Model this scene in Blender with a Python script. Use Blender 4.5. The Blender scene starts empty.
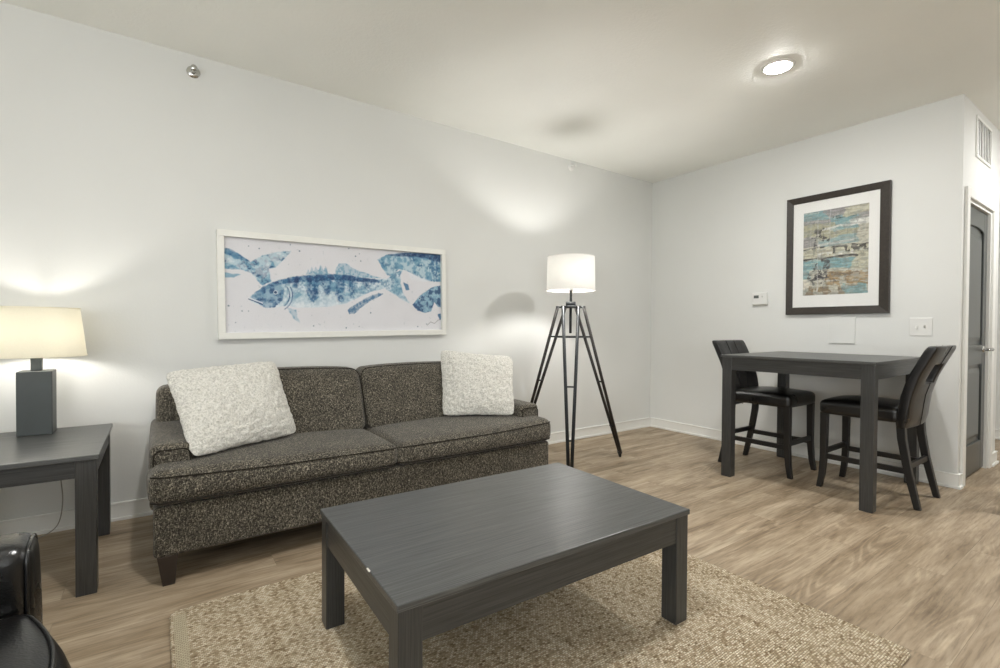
import bpy, bmesh, math, random
import numpy as np
from mathutils import Vector, Matrix, noise

random.seed(7)
scene = bpy.context.scene
COL = scene.collection
PI = math.pi
H = 2.74                      # ceiling height

# lamp powers in watts, and the exposure
P_DL1, P_DL2, P_DL3, P_DL_FILL = 42, 44, 62, 10
P_WIN_FILL, P_FLOOR, P_TABLE = 108, 20, 5.5
EXPO = 0.0

# ------------------------------------------------------------------ helpers
def lin(c):
    c = c / 255.0
    return c / 12.92 if c <= 0.04045 else ((c + 0.055) / 1.055) ** 2.4

def rgb(r, g, b):
    return (lin(r), lin(g), lin(b), 1.0)

def link(o, parent=None):
    COL.objects.link(o)
    if parent is not None:
        o.parent = parent
    return o

def thing(name, label, cat, loc=(0, 0, 0), rotz=0.0, group=None):
    o = bpy.data.objects.new(name, None)
    o.empty_display_size = 0.1
    o.location = loc
    o.rotation_euler = (0, 0, rotz)
    o['label'] = label
    o['category'] = cat
    if group:
        o['group'] = group
    return link(o)

class MB:
    """collects shapes and links them as one mesh object"""
    def __init__(self):
        self.v = []
        self.f = []
        self.sm = []
    def add(self, verts, faces, smooth=False):
        n = len(self.v)
        self.v += [tuple(p) for p in verts]
        self.f += [tuple(n + i for i in f) for f in faces]
        self.sm += [smooth] * len(faces)
        return self
    def box(self, x0, x1, y0, y1, z0, z1):
        v = [(x0,y0,z0),(x1,y0,z0),(x1,y1,z0),(x0,y1,z0),(x0,y0,z1),(x1,y0,z1),(x1,y1,z1),(x0,y1,z1)]
        f = [(0,3,2,1),(4,5,6,7),(0,1,5,4),(1,2,6,5),(2,3,7,6),(3,0,4,7)]
        return self.add(v, f)
    def tube(self, pts, r, n=12, cap=True, smooth=True, closed=False):
        pts = [Vector(p) for p in pts]
        m = len(pts)
        rs = r if isinstance(r, (list, tuple)) else [r] * m
        verts = []
        t0 = (pts[1] - pts[0]).normalized()
        up = Vector((0, 0, 1)) if abs(t0.z) < 0.9 else Vector((1, 0, 0))
        side = t0.cross(up).normalized()
        for i, p in enumerate(pts):
            if closed:
                t = (pts[(i + 1) % m] - pts[i - 1]).normalized()
            elif i == 0: t = t0
            elif i == m - 1: t = (pts[-1] - pts[-2]).normalized()
            else: t = (pts[i + 1] - pts[i - 1]).normalized()
            side = (side - t * side.dot(t)).normalized()
            b = t.cross(side)
            for k in range(n):
                a = 2 * PI * k / n
                verts.append(p + side * (math.cos(a) * rs[i]) + b * (math.sin(a) * rs[i]))
        faces = []
        for i in range(m if closed else m - 1):
            j = (i + 1) % m
            for k in range(n):
                l = (k + 1) % n
                faces.append((i*n+k, i*n+l, j*n+l, j*n+k))
        self.add(verts, faces, smooth)
        if cap and not closed:
            b0 = len(self.v) - len(verts)
            self.f.append(tuple(b0 + k for k in reversed(range(n)))); self.sm.append(False)
            self.f.append(tuple(b0 + (m-1)*n + k for k in range(n))); self.sm.append(False)
        return self
    def lathe(self, prof, c=(0, 0, 0), n=40, smooth=True, axis='z'):
        verts = []
        for (r, z) in prof:
            for k in range(n):
                a = 2 * PI * k / n
                p = (r * math.cos(a), r * math.sin(a), z)
                if axis == 'y': p = (p[0], p[2], -p[1])
                if axis == 'x': p = (p[2], p[1], -p[0])
                verts.append((c[0]+p[0], c[1]+p[1], c[2]+p[2]))
        faces = []
        for i in range(len(prof) - 1):
            for k in range(n):
                l = (k + 1) % n
                faces.append((i*n+k, i*n+l, (i+1)*n+l, (i+1)*n+k))
        return self.add(verts, faces, smooth)
    def sweep_rect(self, pts, sizes, smooth=False):
        """upright square bar through pts, sizes (sx, sy) at every point"""
        v = []
        for p, (sx, sy) in zip(pts, sizes):
            x, y, z = p
            v += [(x-sx/2,y-sy/2,z),(x+sx/2,y-sy/2,z),(x+sx/2,y+sy/2,z),(x-sx/2,y+sy/2,z)]
        f = [(3,2,1,0)]
        m = len(pts)
        for i in range(m - 1):
            for k in range(4):
                l = (k+1) % 4
                f.append((i*4+k, i*4+l, (i+1)*4+l, (i+1)*4+k))
        f.append(tuple((m-1)*4+k for k in range(4)))
        return self.add(v, f, smooth)
    def pad(self, c, s, r, fn=None, seg=5, core=8):
        """rounded box with corner radius r, extra shaping by fn(u,v,w,p)->p with u,v,w in -1..1"""
        hx, hy, hz = s[0]/2, s[1]/2, s[2]/2
        r = min(r, hx*0.999, hy*0.999, hz*0.999)
        def axis(h):
            a = [-h + r * (1 - math.cos(PI/2 * i / seg)) * 1.0 for i in range(seg)]
            mid = [-(h-r) + 2*(h-r) * i / core for i in range(core + 1)]
            return a + mid + [-q for q in reversed(a)]
        ax, ay, az = axis(hx), axis(hy), axis(hz)
        nx, ny, nz = len(ax), len(ay), len(az)
        idx = {}
        verts = []
        def vid(i, j, k):
            key = (i, j, k)
            if key not in idx:
                p = Vector((ax[i], ay[j], az[k]))
                q = Vector((max(-(hx-r), min(hx-r, p.x)), max(-(hy-r), min(hy-r, p.y)), max(-(hz-r), min(hz-r, p.z))))
                d = p - q
                if d.length > 1e-9:
                    d = d.normalized() * r
                w = q + d
                if fn:
                    w = Vector(fn(w.x/hx, w.y/hy, w.z/hz, w.copy()))
                idx[key] = len(verts)
                verts.append((w.x + c[0], w.y + c[1], w.z + c[2]))
            return idx[key]
        faces = []
        for i in range(nx-1):
            for j in range(ny-1):
                faces.append((vid(i,j,0), vid(i,j+1,0), vid(i+1,j+1,0), vid(i+1,j,0)))
                faces.append((vid(i,j,nz-1), vid(i+1,j,nz-1), vid(i+1,j+1,nz-1), vid(i,j+1,nz-1)))
        for i in range(nx-1):
            for k in range(nz-1):
                faces.append((vid(i,0,k), vid(i+1,0,k), vid(i+1,0,k+1), vid(i,0,k+1)))
                faces.append((vid(i,ny-1,k), vid(i,ny-1,k+1), vid(i+1,ny-1,k+1), vid(i+1,ny-1,k)))
        for j in range(ny-1):
            for k in range(nz-1):
                faces.append((vid(0,j,k), vid(0,j,k+1), vid(0,j+1,k+1), vid(0,j+1,k)))
                faces.append((vid(nx-1,j,k), vid(nx-1,j+1,k), vid(nx-1,j+1,k+1), vid(nx-1,j,k+1)))
        return self.add(verts, faces, True)
    def build(self, name, m, parent=None, bevel=0.0, segs=2):
        me = bpy.data.meshes.new(name)
        me.from_pydata(self.v, [], self.f)
        me.polygons.foreach_set('use_smooth', self.sm)
        me.materials.append(m)
        me.update()
        o = bpy.data.objects.new(name, me)
        link(o, parent)
        if bevel:
            b = o.modifiers.new('edge', 'BEVEL')
            b.width = bevel; b.segments = segs; b.limit_method = 'ANGLE'; b.angle_limit = math.radians(40)
            b.harden_normals = False
        return o

def struct(o):
    o['kind'] = 'structure'
    return o

def tag(o, label, cat, group=None):
    o['label'] = label; o['category'] = cat
    if group: o['group'] = group
    return o

def copy_tree(o, parent=None):
    kids = [c for c in COL.objects if c.parent == o]
    n = o.copy()
    COL.objects.link(n)
    n.parent = parent
    for k in kids:
        copy_tree(k, n)
    return n

# ------------------------------------------------------------------ materials
def newmat(name):
    m = bpy.data.materials.new(name)
    m.use_nodes = True
    nt = m.node_tree
    nt.nodes.clear()
    out = nt.nodes.new('ShaderNodeOutputMaterial')
    b = nt.nodes.new('ShaderNodeBsdfPrincipled')
    nt.links.new(b.outputs[0], out.inputs[0])
    return m, nt, b, out

def N(nt, kind, **kw):
    n = nt.nodes.new(kind)
    for k, v in kw.items():
        setattr(n, k, v)
    return n

def setv(n, **kw):
    for k, v in kw.items():
        n.inputs[k.replace('_', ' ')].default_value = v
    return n

def coords(nt, scale=(1,1,1), src='Object'):
    tc = N(nt, 'ShaderNodeTexCoord')
    mp = N(nt, 'ShaderNodeMapping')
    mp.inputs['Scale'].default_value = scale
    nt.links.new(tc.outputs[src], mp.inputs[0])
    return mp.outputs[0]

def tnoise(nt, vec, scale, detail=4, rough=0.55, dist=0.0):
    n = N(nt, 'ShaderNodeTexNoise')
    setv(n, Scale=scale, Detail=detail, Roughness=rough, Distortion=dist)
    nt.links.new(vec, n.inputs['Vector'])
    return n.outputs['Fac']

def ramp(nt, fac, stops):
    r = N(nt, 'ShaderNodeValToRGB')
    e = r.color_ramp.elements
    e[0].position, e[0].color = stops[0]
    e[1].position, e[1].color = stops[-1]
    for p, c in stops[1:-1]:
        x = e.new(p); x.color = c
    nt.links.new(fac, r.inputs[0])
    return r.outputs['Color']

def mixc(nt, fac, a, b, mode='MIX'):
    m = N(nt, 'ShaderNodeMix', data_type='RGBA', blend_type=mode)
    for sock, val in ((m.inputs[0], fac), (m.inputs[6], a), (m.inputs[7], b)):
        if isinstance(val, (float, int)): sock.default_value = val
        elif isinstance(val, tuple): sock.default_value = val
        else: nt.links.new(val, sock)
    return m.outputs[2]

def mathn(nt, op, a, b=None):
    m = N(nt, 'ShaderNodeMath', operation=op)
    for i, v in enumerate((a, b)):
        if v is None: continue
        if isinstance(v, (float, int)): m.inputs[i].default_value = v
        else: nt.links.new(v, m.inputs[i])
    return m.outputs[0]

def bump(nt, b, height, dist, strength=1.0):
    n = N(nt, 'ShaderNodeBump')
    n.inputs['Strength'].default_value = strength
    n.inputs['Distance'].default_value = dist
    nt.links.new(height, n.inputs['Height'])
    nt.links.new(n.outputs[0], b.inputs['Normal'])

def plain(name, c, rough=0.5, metal=0.0, spec=0.5, noise_amt=0.04, scale=30, bmp=0.0):
    m, nt, b, _ = newmat(name)
    v = coords(nt)
    f = tnoise(nt, v, scale, 4)
    d = tuple(x * (1 - noise_amt) for x in c[:3]) + (1,)
    e = tuple(min(1, x * (1 + noise_amt)) for x in c[:3]) + (1,)
    nt.links.new(ramp(nt, f, [(0.3, d), (0.7, e)]), b.inputs['Base Color'])
    setv(b, Roughness=rough, Metallic=metal)
    b.inputs['Specular IOR Level'].default_value = spec
    if bmp: bump(nt, b, f, bmp)
    return m

def wall_paint(name, c, bumpd=0.0012, scale=85):
    m, nt, b, _ = newmat(name)
    v = coords(nt)
    f = tnoise(nt, v, scale, 3, 0.6)
    g = tnoise(nt, v, 1.1, 3, 0.5)
    d = tuple(x * 0.97 for x in c[:3]) + (1,)
    e = tuple(min(1, x * 1.02) for x in c[:3]) + (1,)
    nt.links.new(ramp(nt, g, [(0.3, d), (0.7, e)]), b.inputs['Base Color'])
    setv(b, Roughness=0.62)
    b.inputs['Specular IOR Level'].default_value = 0.3
    bump(nt, b, f, bumpd, 0.5)
    return m

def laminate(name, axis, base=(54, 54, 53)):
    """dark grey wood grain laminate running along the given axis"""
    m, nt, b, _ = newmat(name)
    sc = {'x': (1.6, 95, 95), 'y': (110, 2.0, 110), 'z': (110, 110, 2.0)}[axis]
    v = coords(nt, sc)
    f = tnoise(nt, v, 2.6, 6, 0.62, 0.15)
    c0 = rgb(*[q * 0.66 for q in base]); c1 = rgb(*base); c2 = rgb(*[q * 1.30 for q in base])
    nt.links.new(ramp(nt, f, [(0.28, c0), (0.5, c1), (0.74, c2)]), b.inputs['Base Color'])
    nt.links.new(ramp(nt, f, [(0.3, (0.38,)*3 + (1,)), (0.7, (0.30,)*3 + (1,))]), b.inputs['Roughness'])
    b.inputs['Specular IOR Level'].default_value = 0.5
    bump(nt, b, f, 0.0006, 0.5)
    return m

def tweed(name):
    m, nt, b, _ = newmat(name)
    v = coords(nt)
    va = coords(nt, (1, 2.4, 2.8)); vb = coords(nt, (2.8, 2.0, 1))
    h = tnoise(nt, va, 105, 4, 0.8)
    w = tnoise(nt, vb, 75, 4, 0.8)
    g = tnoise(nt, v, 9, 4, 0.6)
    s = mathn(nt, 'ADD', h, w)
    s = mathn(nt, 'MULTIPLY', s, 0.5)
    s = mathn(nt, 'ADD', mathn(nt, 'MULTIPLY', s, 0.95), mathn(nt, 'MULTIPLY', g, 0.05))
    col = ramp(nt, s, [(0.40, rgb(20, 18, 16)), (0.475, rgb(52, 49, 43)), (0.53, rgb(88, 83, 73)), (0.62, rgb(178, 170, 152))])
    nt.links.new(col, b.inputs['Base Color'])
    setv(b, Roughness=0.92)
    b.inputs['Specular IOR Level'].default_value = 0.15
    b.inputs['Sheen Weight'].default_value = 0.15
    bump(nt, b, s, 0.004, 0.7)
    return m

def leather(name, c=(17, 17, 18), rough=0.32):
    m, nt, b, _ = newmat(name)
    v = coords(nt)
    vo = N(nt, 'ShaderNodeTexVoronoi'); vo.inputs['Scale'].default_value = 190
    nt.links.new(v, vo.inputs['Vector'])
    g = tnoise(nt, v, 5, 4)
    nt.links.new(ramp(nt, g, [(0.3, rgb(*[q*0.85 for q in c])), (0.7, rgb(*[q*1.15 for q in c]))]), b.inputs['Base Color'])
    nt.links.new(ramp(nt, g, [(0.3, (rough-0.05,)*3+(1,)), (0.7, (rough+0.08,)*3+(1,))]), b.inputs['Roughness'])
    b.inputs['Specular IOR Level'].default_value = 0.6
    hh = mathn(nt, 'ADD', mathn(nt, 'MULTIPLY', vo.outputs['Distance'], 0.25), mathn(nt, 'MULTIPLY', g, 2.0))
    bump(nt, b, hh, 0.0022, 0.6)
    return m

def floor_mat():
    m, nt, b, _ = newmat('oak_plank_vinyl')
    v = coords(nt)
    br = N(nt, 'ShaderNodeTexBrick', offset=0.37, offset_frequency=2)
    setv(br, Scale=1.0, Mortar_Size=0.0011, Mortar_Smooth=0.1, Bias=0.0, Brick_Width=1.22, Row_Height=0.18)
    br.inputs['Color1'].default_value = (0, 0, 0, 1); br.inputs['Color2'].default_value = (1, 1, 1, 1)
    br.inputs['Mortar'].default_value = (0.5, 0.5, 0.5, 1)
    nt.links.new(v, br.inputs['Vector'])
    rnd = N(nt, 'ShaderNodeSeparateColor'); nt.links.new(br.outputs['Color'], rnd.inputs[0])
    r = rnd.outputs[0]
    cmb = N(nt, 'ShaderNodeCombineXYZ')
    nt.links.new(mathn(nt, 'MULTIPLY', r, 37.0), cmb.inputs[0]); nt.links.new(mathn(nt, 'MULTIPLY', r, 19.0), cmb.inputs[1])
    add = N(nt, 'ShaderNodeVectorMath', operation='ADD')
    nt.links.new(v, add.inputs[0]); nt.links.new(cmb.outputs[0], add.inputs[1])
    def stretched(sc):
        mp = N(nt, 'ShaderNodeMapping'); mp.inputs['Scale'].default_value = sc
        nt.links.new(add.outputs[0], mp.inputs[0]); return mp.outputs[0]
    cloud = tnoise(nt, stretched((1.4, 9.0, 1)), 1.0, 6, 0.66, 0.5)
    # cathedral rings: distance field of a distorted noise, banded
    ring = tnoise(nt, stretched((0.8, 6.0, 1)), 1.0, 2, 0.4, 0.35)
    ring = mathn(nt, 'SINE', mathn(nt, 'MULTIPLY', ring, 120.0))
    rmask = ramp(nt, tnoise(nt, stretched((0.9, 4.5, 1)), 1.0, 2, 0.5), [(0.46, (0.12, 0.12, 0.12, 1)), (0.62, (0.95, 0.95, 0.95, 1))])
    fine = tnoise(nt, stretched((5, 85, 1)), 1.0, 4, 0.65, 0.2)
    base = ramp(nt, cloud, [(0.28, rgb(112, 96, 77)), (0.40, rgb(144, 127, 104)), (0.54, rgb(168, 151, 128)), (0.75, rgb(190, 175, 152))])
    ringc = ramp(nt, ring, [(0.0, (0.80, 0.785, 0.77, 1)), (0.4, (1, 1, 1, 1)), (0.85, (1.0, 1.0, 1.0, 1)), (1.0, (1.14, 1.14, 1.14, 1))])
    c = mixc(nt, rmask, base, mixc(nt, 1.0, base, ringc, 'MULTIPLY'))
    finec = ramp(nt, fine, [(0.34, (0.66, 0.64, 0.61, 1)), (0.50, (1.0, 1.0, 1.0, 1)), (0.68, (1.14, 1.14, 1.14, 1))])
    c = mixc(nt, 0.8, c, finec, 'MULTIPLY')
    tint = ramp(nt, r, [(0.0, (0.94, 0.935, 0.925, 1)), (1.0, (1.03, 1.03, 1.035, 1))])
    c = mixc(nt, 1.0, c, tint, 'MULTIPLY')
    seam = br.outputs['Fac']
    c = mixc(nt, mathn(nt, 'MULTIPLY', seam, 0.28), c, rgb(70, 58, 46))
    nt.links.new(c, b.inputs['Base Color'])
    nt.links.new(ramp(nt, cloud, [(0.3, (0.5,)*3+(1,)), (0.7, (0.42,)*3+(1,))]), b.inputs['Roughness'])
    b.inputs['Specular IOR Level'].default_value = 0.4
    hgt = mathn(nt, 'SUBTRACT', mathn(nt, 'MULTIPLY', fine, 0.5), mathn(nt, 'MULTIPLY', seam, 1.0))
    bump(nt, b, hgt, 0.0008, 0.5)
    return m

def jute_mat(name, border=False):
    m, nt, b, _ = newmat(name)
    v = coords(nt)
    ds = N(nt, 'ShaderNodeTexNoise'); setv(ds, Scale=22.0, Detail=2.0)
    nt.links.new(v, ds.inputs['Vector'])
    sub = N(nt, 'ShaderNodeVectorMath', operation='MULTIPLY_ADD')
    nt.links.new(ds.outputs['Color'], sub.inputs[0])
    sub.inputs[1].default_value = (0.006, 0.006, 0); nt.links.new(v, sub.inputs[2])
    br = N(nt, 'ShaderNodeTexBrick', offset=0.5, offset_frequency=2)
    setv(br, Scale=1.0, Mortar_Size=0.0016, Mortar_Smooth=0.8, Bias=0.0, Brick_Width=0.0115, Row_Height=0.0075)
    br.inputs['Color1'].default_value = (0, 0, 0, 1); br.inputs['Color2'].default_value = (1, 1, 1, 1)
    br.inputs['Mortar'].default_value = (0.5, 0.5, 0.5, 1)
    nt.links.new(sub.outputs[0], br.inputs['Vector'])
    sep = N(nt, 'ShaderNodeSeparateColor'); nt.links.new(br.outputs['Color'], sep.inputs[0])
    bands = tnoise(nt, coords(nt, (26, 1.5, 1)), 1.0, 4, 0.75)
    spots = tnoise(nt, coords(nt, (30, 60, 1)), 1.0, 3, 0.7)
    f = mathn(nt, 'ADD', mathn(nt, 'MULTIPLY', sep.outputs[0], 0.34), mathn(nt, 'MULTIPLY', bands, 0.40))
    f = mathn(nt, 'ADD', f, mathn(nt, 'MULTIPLY', spots, 0.30))
    if border:
        c = ramp(nt, f, [(0.2, rgb(186, 174, 148)), (0.8, rgb(206, 195, 168))])
    else:
        c = ramp(nt, f, [(0.30, rgb(112, 92, 68)), (0.42, rgb(168, 150, 122)), (0.56, rgb(204, 189, 163)), (0.75, rgb(232, 222, 200))])
    c = mixc(nt, mathn(nt, 'MULTIPLY', br.outputs['Fac'], 0.5), c, rgb(92, 76, 56))
    nt.links.new(c, b.inputs['Base Color'])
    setv(b, Roughness=0.95)
    b.inputs['Specular IOR Level'].default_value = 0.1
    hg = mathn(nt, 'SUBTRACT', mathn(nt, 'MULTIPLY', spots, 0.5), br.outputs['Fac'])
    bump(nt, b, hg, 0.004, 0.9)
    return m

def boucle_mat():
    m, nt, b, _ = newmat('white_boucle')
    v = coords(nt)
    f = tnoise(nt, v, 110, 4, 0.65, 0.4)
    nt.links.new(ramp(nt, f, [(0.34, rgb(184, 182, 173)), (0.58, rgb(232, 230, 222))]), b.inputs['Base Color'])
    setv(b, Roughness=0.95)
    b.inputs['Specular IOR Level'].default_value = 0.1
    b.inputs['Sheen Weight'].default_value = 0.2
    bump(nt, b, f, 0.014, 0.9)
    return m

def shade_mat(name, c, trans):
    m, nt, b, out = newmat(name)
    v = coords(nt)
    f = tnoise(nt, v, 160, 3)
    col = ramp(nt, f, [(0.3, tuple(x*0.97 for x in c[:3])+(1,)), (0.7, c)])
    nt.links.new(col, b.inputs['Base Color'])
    setv(b, Roughness=0.9); b.inputs['Specular IOR Level'].default_value = 0.1
    t = N(nt, 'ShaderNodeBsdfTranslucent'); nt.links.new(col, t.inputs[0])
    mx = N(nt, 'ShaderNodeMixShader'); mx.inputs[0].default_value = trans
    nt.links.new(b.outputs[0], mx.inputs[1]); nt.links.new(t.outputs[0], mx.inputs[2])
    nt.links.new(mx.outputs[0], out.inputs[0])
    return m

def glow(name, c, s):
    m, nt, b, out = newmat(name)
    e = N(nt, 'ShaderNodeEmission'); e.inputs[0].default_value = c; e.inputs[1].default_value = s
    nt.links.new(e.outputs[0], out.inputs[0])
    return m

def glass_pane():
    m, nt, b, out = newmat('picture_glass')
    t = N(nt, 'ShaderNodeBsdfTransparent'); g = N(nt, 'ShaderNodeBsdfGlossy')
    g.inputs['Roughness'].default_value = 0.02
    fr = N(nt, 'ShaderNodeFresnel'); fr.inputs[0].default_value = 1.45
    mx = N(nt, 'ShaderNodeMixShader')
    geo = N(nt, 'ShaderNodeNewGeometry')
    nt.links.new(mathn(nt, 'MULTIPLY', fr.outputs[0], mathn(nt, 'SUBTRACT', 1.0, geo.outputs['Backfacing'])), mx.inputs[0]); nt.links.new(t.outputs[0], mx.inputs[1]); nt.links.new(g.outputs[0], mx.inputs[2])
    nt.links.new(mx.outputs[0], out.inputs[0])
    return m

def paint_mat(name):
    m, nt, b, _ = newmat(name)
    a = N(nt, 'ShaderNodeVertexColor', layer_name='paint')
    f = tnoise(nt, coords(nt), 260, 3)
    c = mixc(nt, 0.25, a.outputs[0], ramp(nt, f, [(0.3, (0.88,)*3+(1,)), (0.7, (1.05,)*3+(1,))]), 'MULTIPLY')
    nt.links.new(c, b.inputs['Base Color'])
    setv(b, Roughness=0.8); b.inputs['Specular IOR Level'].default_value = 0.2
    return m

M = dict(
    wall=wall_paint('white_wall_paint', rgb(215, 216, 213)),
    ceiling=wall_paint('cream_ceiling_paint', rgb(247, 248, 243), 0.004, 60),
    trim=plain('white_trim_paint', rgb(228, 228, 224), 0.4, noise_amt=0.01),
    floor=floor_mat(),
    lamx=laminate('grey_laminate_long', 'x'), lamy=laminate('grey_laminate_cross', 'y'), lamz=laminate('grey_laminate_upright', 'z'),
    lit_topx=laminate('grey_laminate_lit_top_long', 'x', (70, 71, 70)), lit_topy=laminate('grey_laminate_lit_top_cross', 'y', (70, 71, 70)),  # same laminate, light falling on the tops put into the colour
    tweed=tweed('charcoal_tweed'),
    piping=plain('dark_piping', rgb(44, 41, 36), 0.9, spec=0.1),
    darkwood=plain('espresso_wood', rgb(42, 34, 29), 0.4, noise_amt=0.15, scale=20),
    blackwood=plain('black_stained_wood', rgb(20, 19, 18), 0.38, noise_amt=0.15, scale=20),
    leather=leather('black_leather', (8, 8, 9), 0.28),
    stool=leather('black_faux_leather', (12, 11, 11), 0.30),
    gun=plain('gunmetal', rgb(34, 38, 41), 0.5, metal=0.3, noise_amt=0.1),
    legwood=plain('dark_brown_lamp_wood', rgb(36, 31, 28), 0.5, noise_amt=0.12),
    chrome=plain('brushed_nickel', rgb(196, 196, 192), 0.22, metal=1.0, noise_amt=0.02),
    slate=plain('slate_grey_block', rgb(54, 60, 59), 0.42, noise_amt=0.05, scale=14),
    jute=jute_mat('jute_weave'), jute_edge=jute_mat('jute_border', True),
    boucle=boucle_mat(),
    shade_w=shade_mat('white_linen_shade', rgb(246, 245, 242), 0.55),
    shade_c=shade_mat('cream_linen_shade', rgb(250, 247, 236), 0.7),
    doorp=plain('charcoal_door_paint', rgb(62, 66, 64), 0.28, noise_amt=0.03, scale=8),
    plastic=plain('white_plastic', rgb(218, 218, 215), 0.4, noise_amt=0.01),
    lcd=plain('grey_lcd', rgb(74, 80, 78), 0.3),
    framew=plain('white_frame_lacquer', rgb(226, 226, 220), 0.4, noise_amt=0.02),
    framed=plain('dark_brown_frame_wood', rgb(46, 40, 34), 0.42, noise_amt=0.25, scale=60, bmp=0.001),
    mat=plain('white_mat_board', rgb(226, 226, 223), 0.8, noise_amt=0.01),
    glass=glass_pane(),
    print=paint_mat('watercolour_print'),
    vent_shade=plain('vent_shadow_grey', rgb(60, 60, 58), 0.7),  # shade behind the grille put into the colour
    cord=plain('translucent_grey_cord', rgb(150, 148, 138), 0.5),
    bulb_floor=glow('lit_floor_lamp_bulb', (1.0, .97, .93, 1), P_FLOOR * 32),
    bulb_table=glow('lit_table_lamp_bulb', (1.0, .955, .89, 1), P_TABLE * 50),
    lens=glow('lit_lens', (1.0, 0.97, 0.92, 1), 12.0),
    dark=plain('dark_void', rgb(24, 24, 24), 0.8),
)

# ------------------------------------------------------------------ the room
XL, YB = -7.6, -7.4            # far left wall and the wall behind the camera
LY = -2.584                    # where the right-hand wall turns into the hall
HX = 2.42                      # end wall of the hall
def wall(name, *boxes):
    mb = MB()
    for b in boxes: mb.box(*b)
    return struct(mb.build(name, M['wall']))

struct(MB().box(XL-.1, HX+.1, YB-.1, .1, -.1, 0).build('floor', M['floor']))
struct(MB().box(XL-.1, HX+.1, YB-.1, .1, H, H+.1).build('ceiling', M['ceiling']))
wall('wall_back', (XL-.1, .12, 0, .1, 0, H))
wall('wall_right', (0, .12, LY, 0, 0, H))
DX0, DX1, DZ = .135, .875, 2.045
wall('wall_hall', (.12, DX0, LY, LY+.12, 0, H), (DX1, 1.15, LY, LY+.12, 0, H), (DX0, DX1, LY, LY+.12, DZ, H))
wall('wall_closet', (1.03, 1.15, LY+.12, -1.5, 0, H))
wall('wall_alcove', (1.03, HX, -1.5, -1.4, 0, H))
wall('wall_hall_end', (HX, HX+.1, YB, -1.4, 0, H))
wall('wall_front', (XL-.1, -7.25, YB-.1, YB, 0, H), (-5.15, HX+.1, YB-.1, YB, 0, H), (-7.25, -5.15, YB-.1, YB, 0, .3), (-7.25, -5.15, YB-.1, YB, 2.35, H))
t = bpy.data.objects.new('added_window_2', None); link(t); t['kind'] = 'structure'  # unseen window, added to go with the rear fill lamp
MB().box(-7.25, -5.15, YB-.08, YB-.02, .3, .35).box(-7.25, -5.15, YB-.08, YB-.02, 2.3, 2.35).box(-7.25, -7.2, YB-.08, YB-.02, .3, 2.35).box(-5.2, -5.15, YB-.08, YB-.02, .3, 2.35).build('added_window_frame', M['trim'], t)
MB().box(-7.25, -5.15, YB-.055, YB-.05, .3, 2.35).build('added_window_pane', M['glass'], t)
# far left wall with an added, unseen window opening for the fill light
WY0, WY1, WZ0, WZ1 = -5.7, -3.1, .30, 2.35
wall('wall_left', (XL-.1, XL, YB, WY0, 0, H), (XL-.1, XL, WY1, 0, 0, H), (XL-.1, XL, WY0, WY1, 0, WZ0), (XL-.1, XL, WY0, WY1, WZ1, H))
t = bpy.data.objects.new('added_window_1', None); link(t); t['kind'] = 'structure'
mb = MB()
mb.box(XL-.08, XL-.02, WY0, WY1, WZ0, WZ0+.05).box(XL-.08, XL-.02, WY0, WY1, WZ1-.05, WZ1)
mb.box(XL-.08, XL-.02, WY0, WY0+.05, WZ0, WZ1).box(XL-.08, XL-.02, WY1-.05, WY1, WZ0, WZ1)
mb.box(XL-.08, XL-.02, (WY0+WY1)/2-.03, (WY0+WY1)/2+.03, WZ0, WZ1)
mb.build('added_window_frame', M['trim'], t)
MB().box(XL-.055, XL-.05, WY0, WY1, WZ0, WZ1).build('added_window_pane', M['glass'], t)

def skirting(name, x0, y0, x1, y1, nx, ny, ext0=0, ext1=0):
    """baseboard along a wall line, (nx, ny) points into the room"""
    mb = MB()
    for (t, z0, z1) in ((.012, 0, .098), (.016, .09, .101), (.024, 0, .018)):
        if ny:
            ya, yb = sorted((y0, y0 + ny*t)); mb.box(min(x0,x1)-ext0*t, max(x0,x1)+ext1*t, ya, yb, z0, z1)
        else:
            xa, xb = sorted((x0, x0 + nx*t)); mb.box(xa, xb, min(y0,y1)-ext0*t, max(y0,y1)+ext1*t, z0, z1)
    return struct(mb.build(name, M['trim'], None, .002))
skirting('baseboard_back', XL, 0, 0, 0, 0, -1)
skirting('baseboard_left', XL, YB, XL, 0, 1, 0)
skirting('baseboard_right', 0, LY, 0, 0, -1, 0, 1, 0)
skirting('baseboard_hall', 0, LY, .055, LY, 0, -1)
skirting('baseboard_hall_corner', .955, LY, 1.15, LY, 0, -1, 0, 1)
skirting('baseboard_closet', 1.15, LY, 1.15, -1.5, 1, 0)
skirting('baseboard_alcove', 1.15, -1.5, HX, -1.5, 0, -1)
skirting('baseboard_hall_end', HX, YB, HX, -1.5, -1, 0)

# panelled door with casing
d = bpy.data.objects.new('door_1', None); link(d); d['kind'] = 'structure'; d.location = (DX0, LY, 0)
w = DX1 - DX0
mb = MB()
mb.box(-.08, -.004, -.018, 0, 0, DZ+.07).box(w+.004, w+.08, -.018, 0, 0, DZ+.07).box(-.004, w+.004, -.018, 0, DZ+.004, DZ+.07)
mb.build('door_casing', M['trim'], d, .004)
mb = MB()
mb.box(0, .018, 0, .12, 0, DZ).box(w-.018, w, 0, .12, 0, DZ).box(.018, w-.018, 0, .12, DZ-.018, DZ)
mb.box(.018, .03, .06, .075, 0, DZ-.018).box(w-.03, w-.018, .06, .075, 0, DZ-.018)
mb.build('door_jamb', M['trim'], d)
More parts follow.
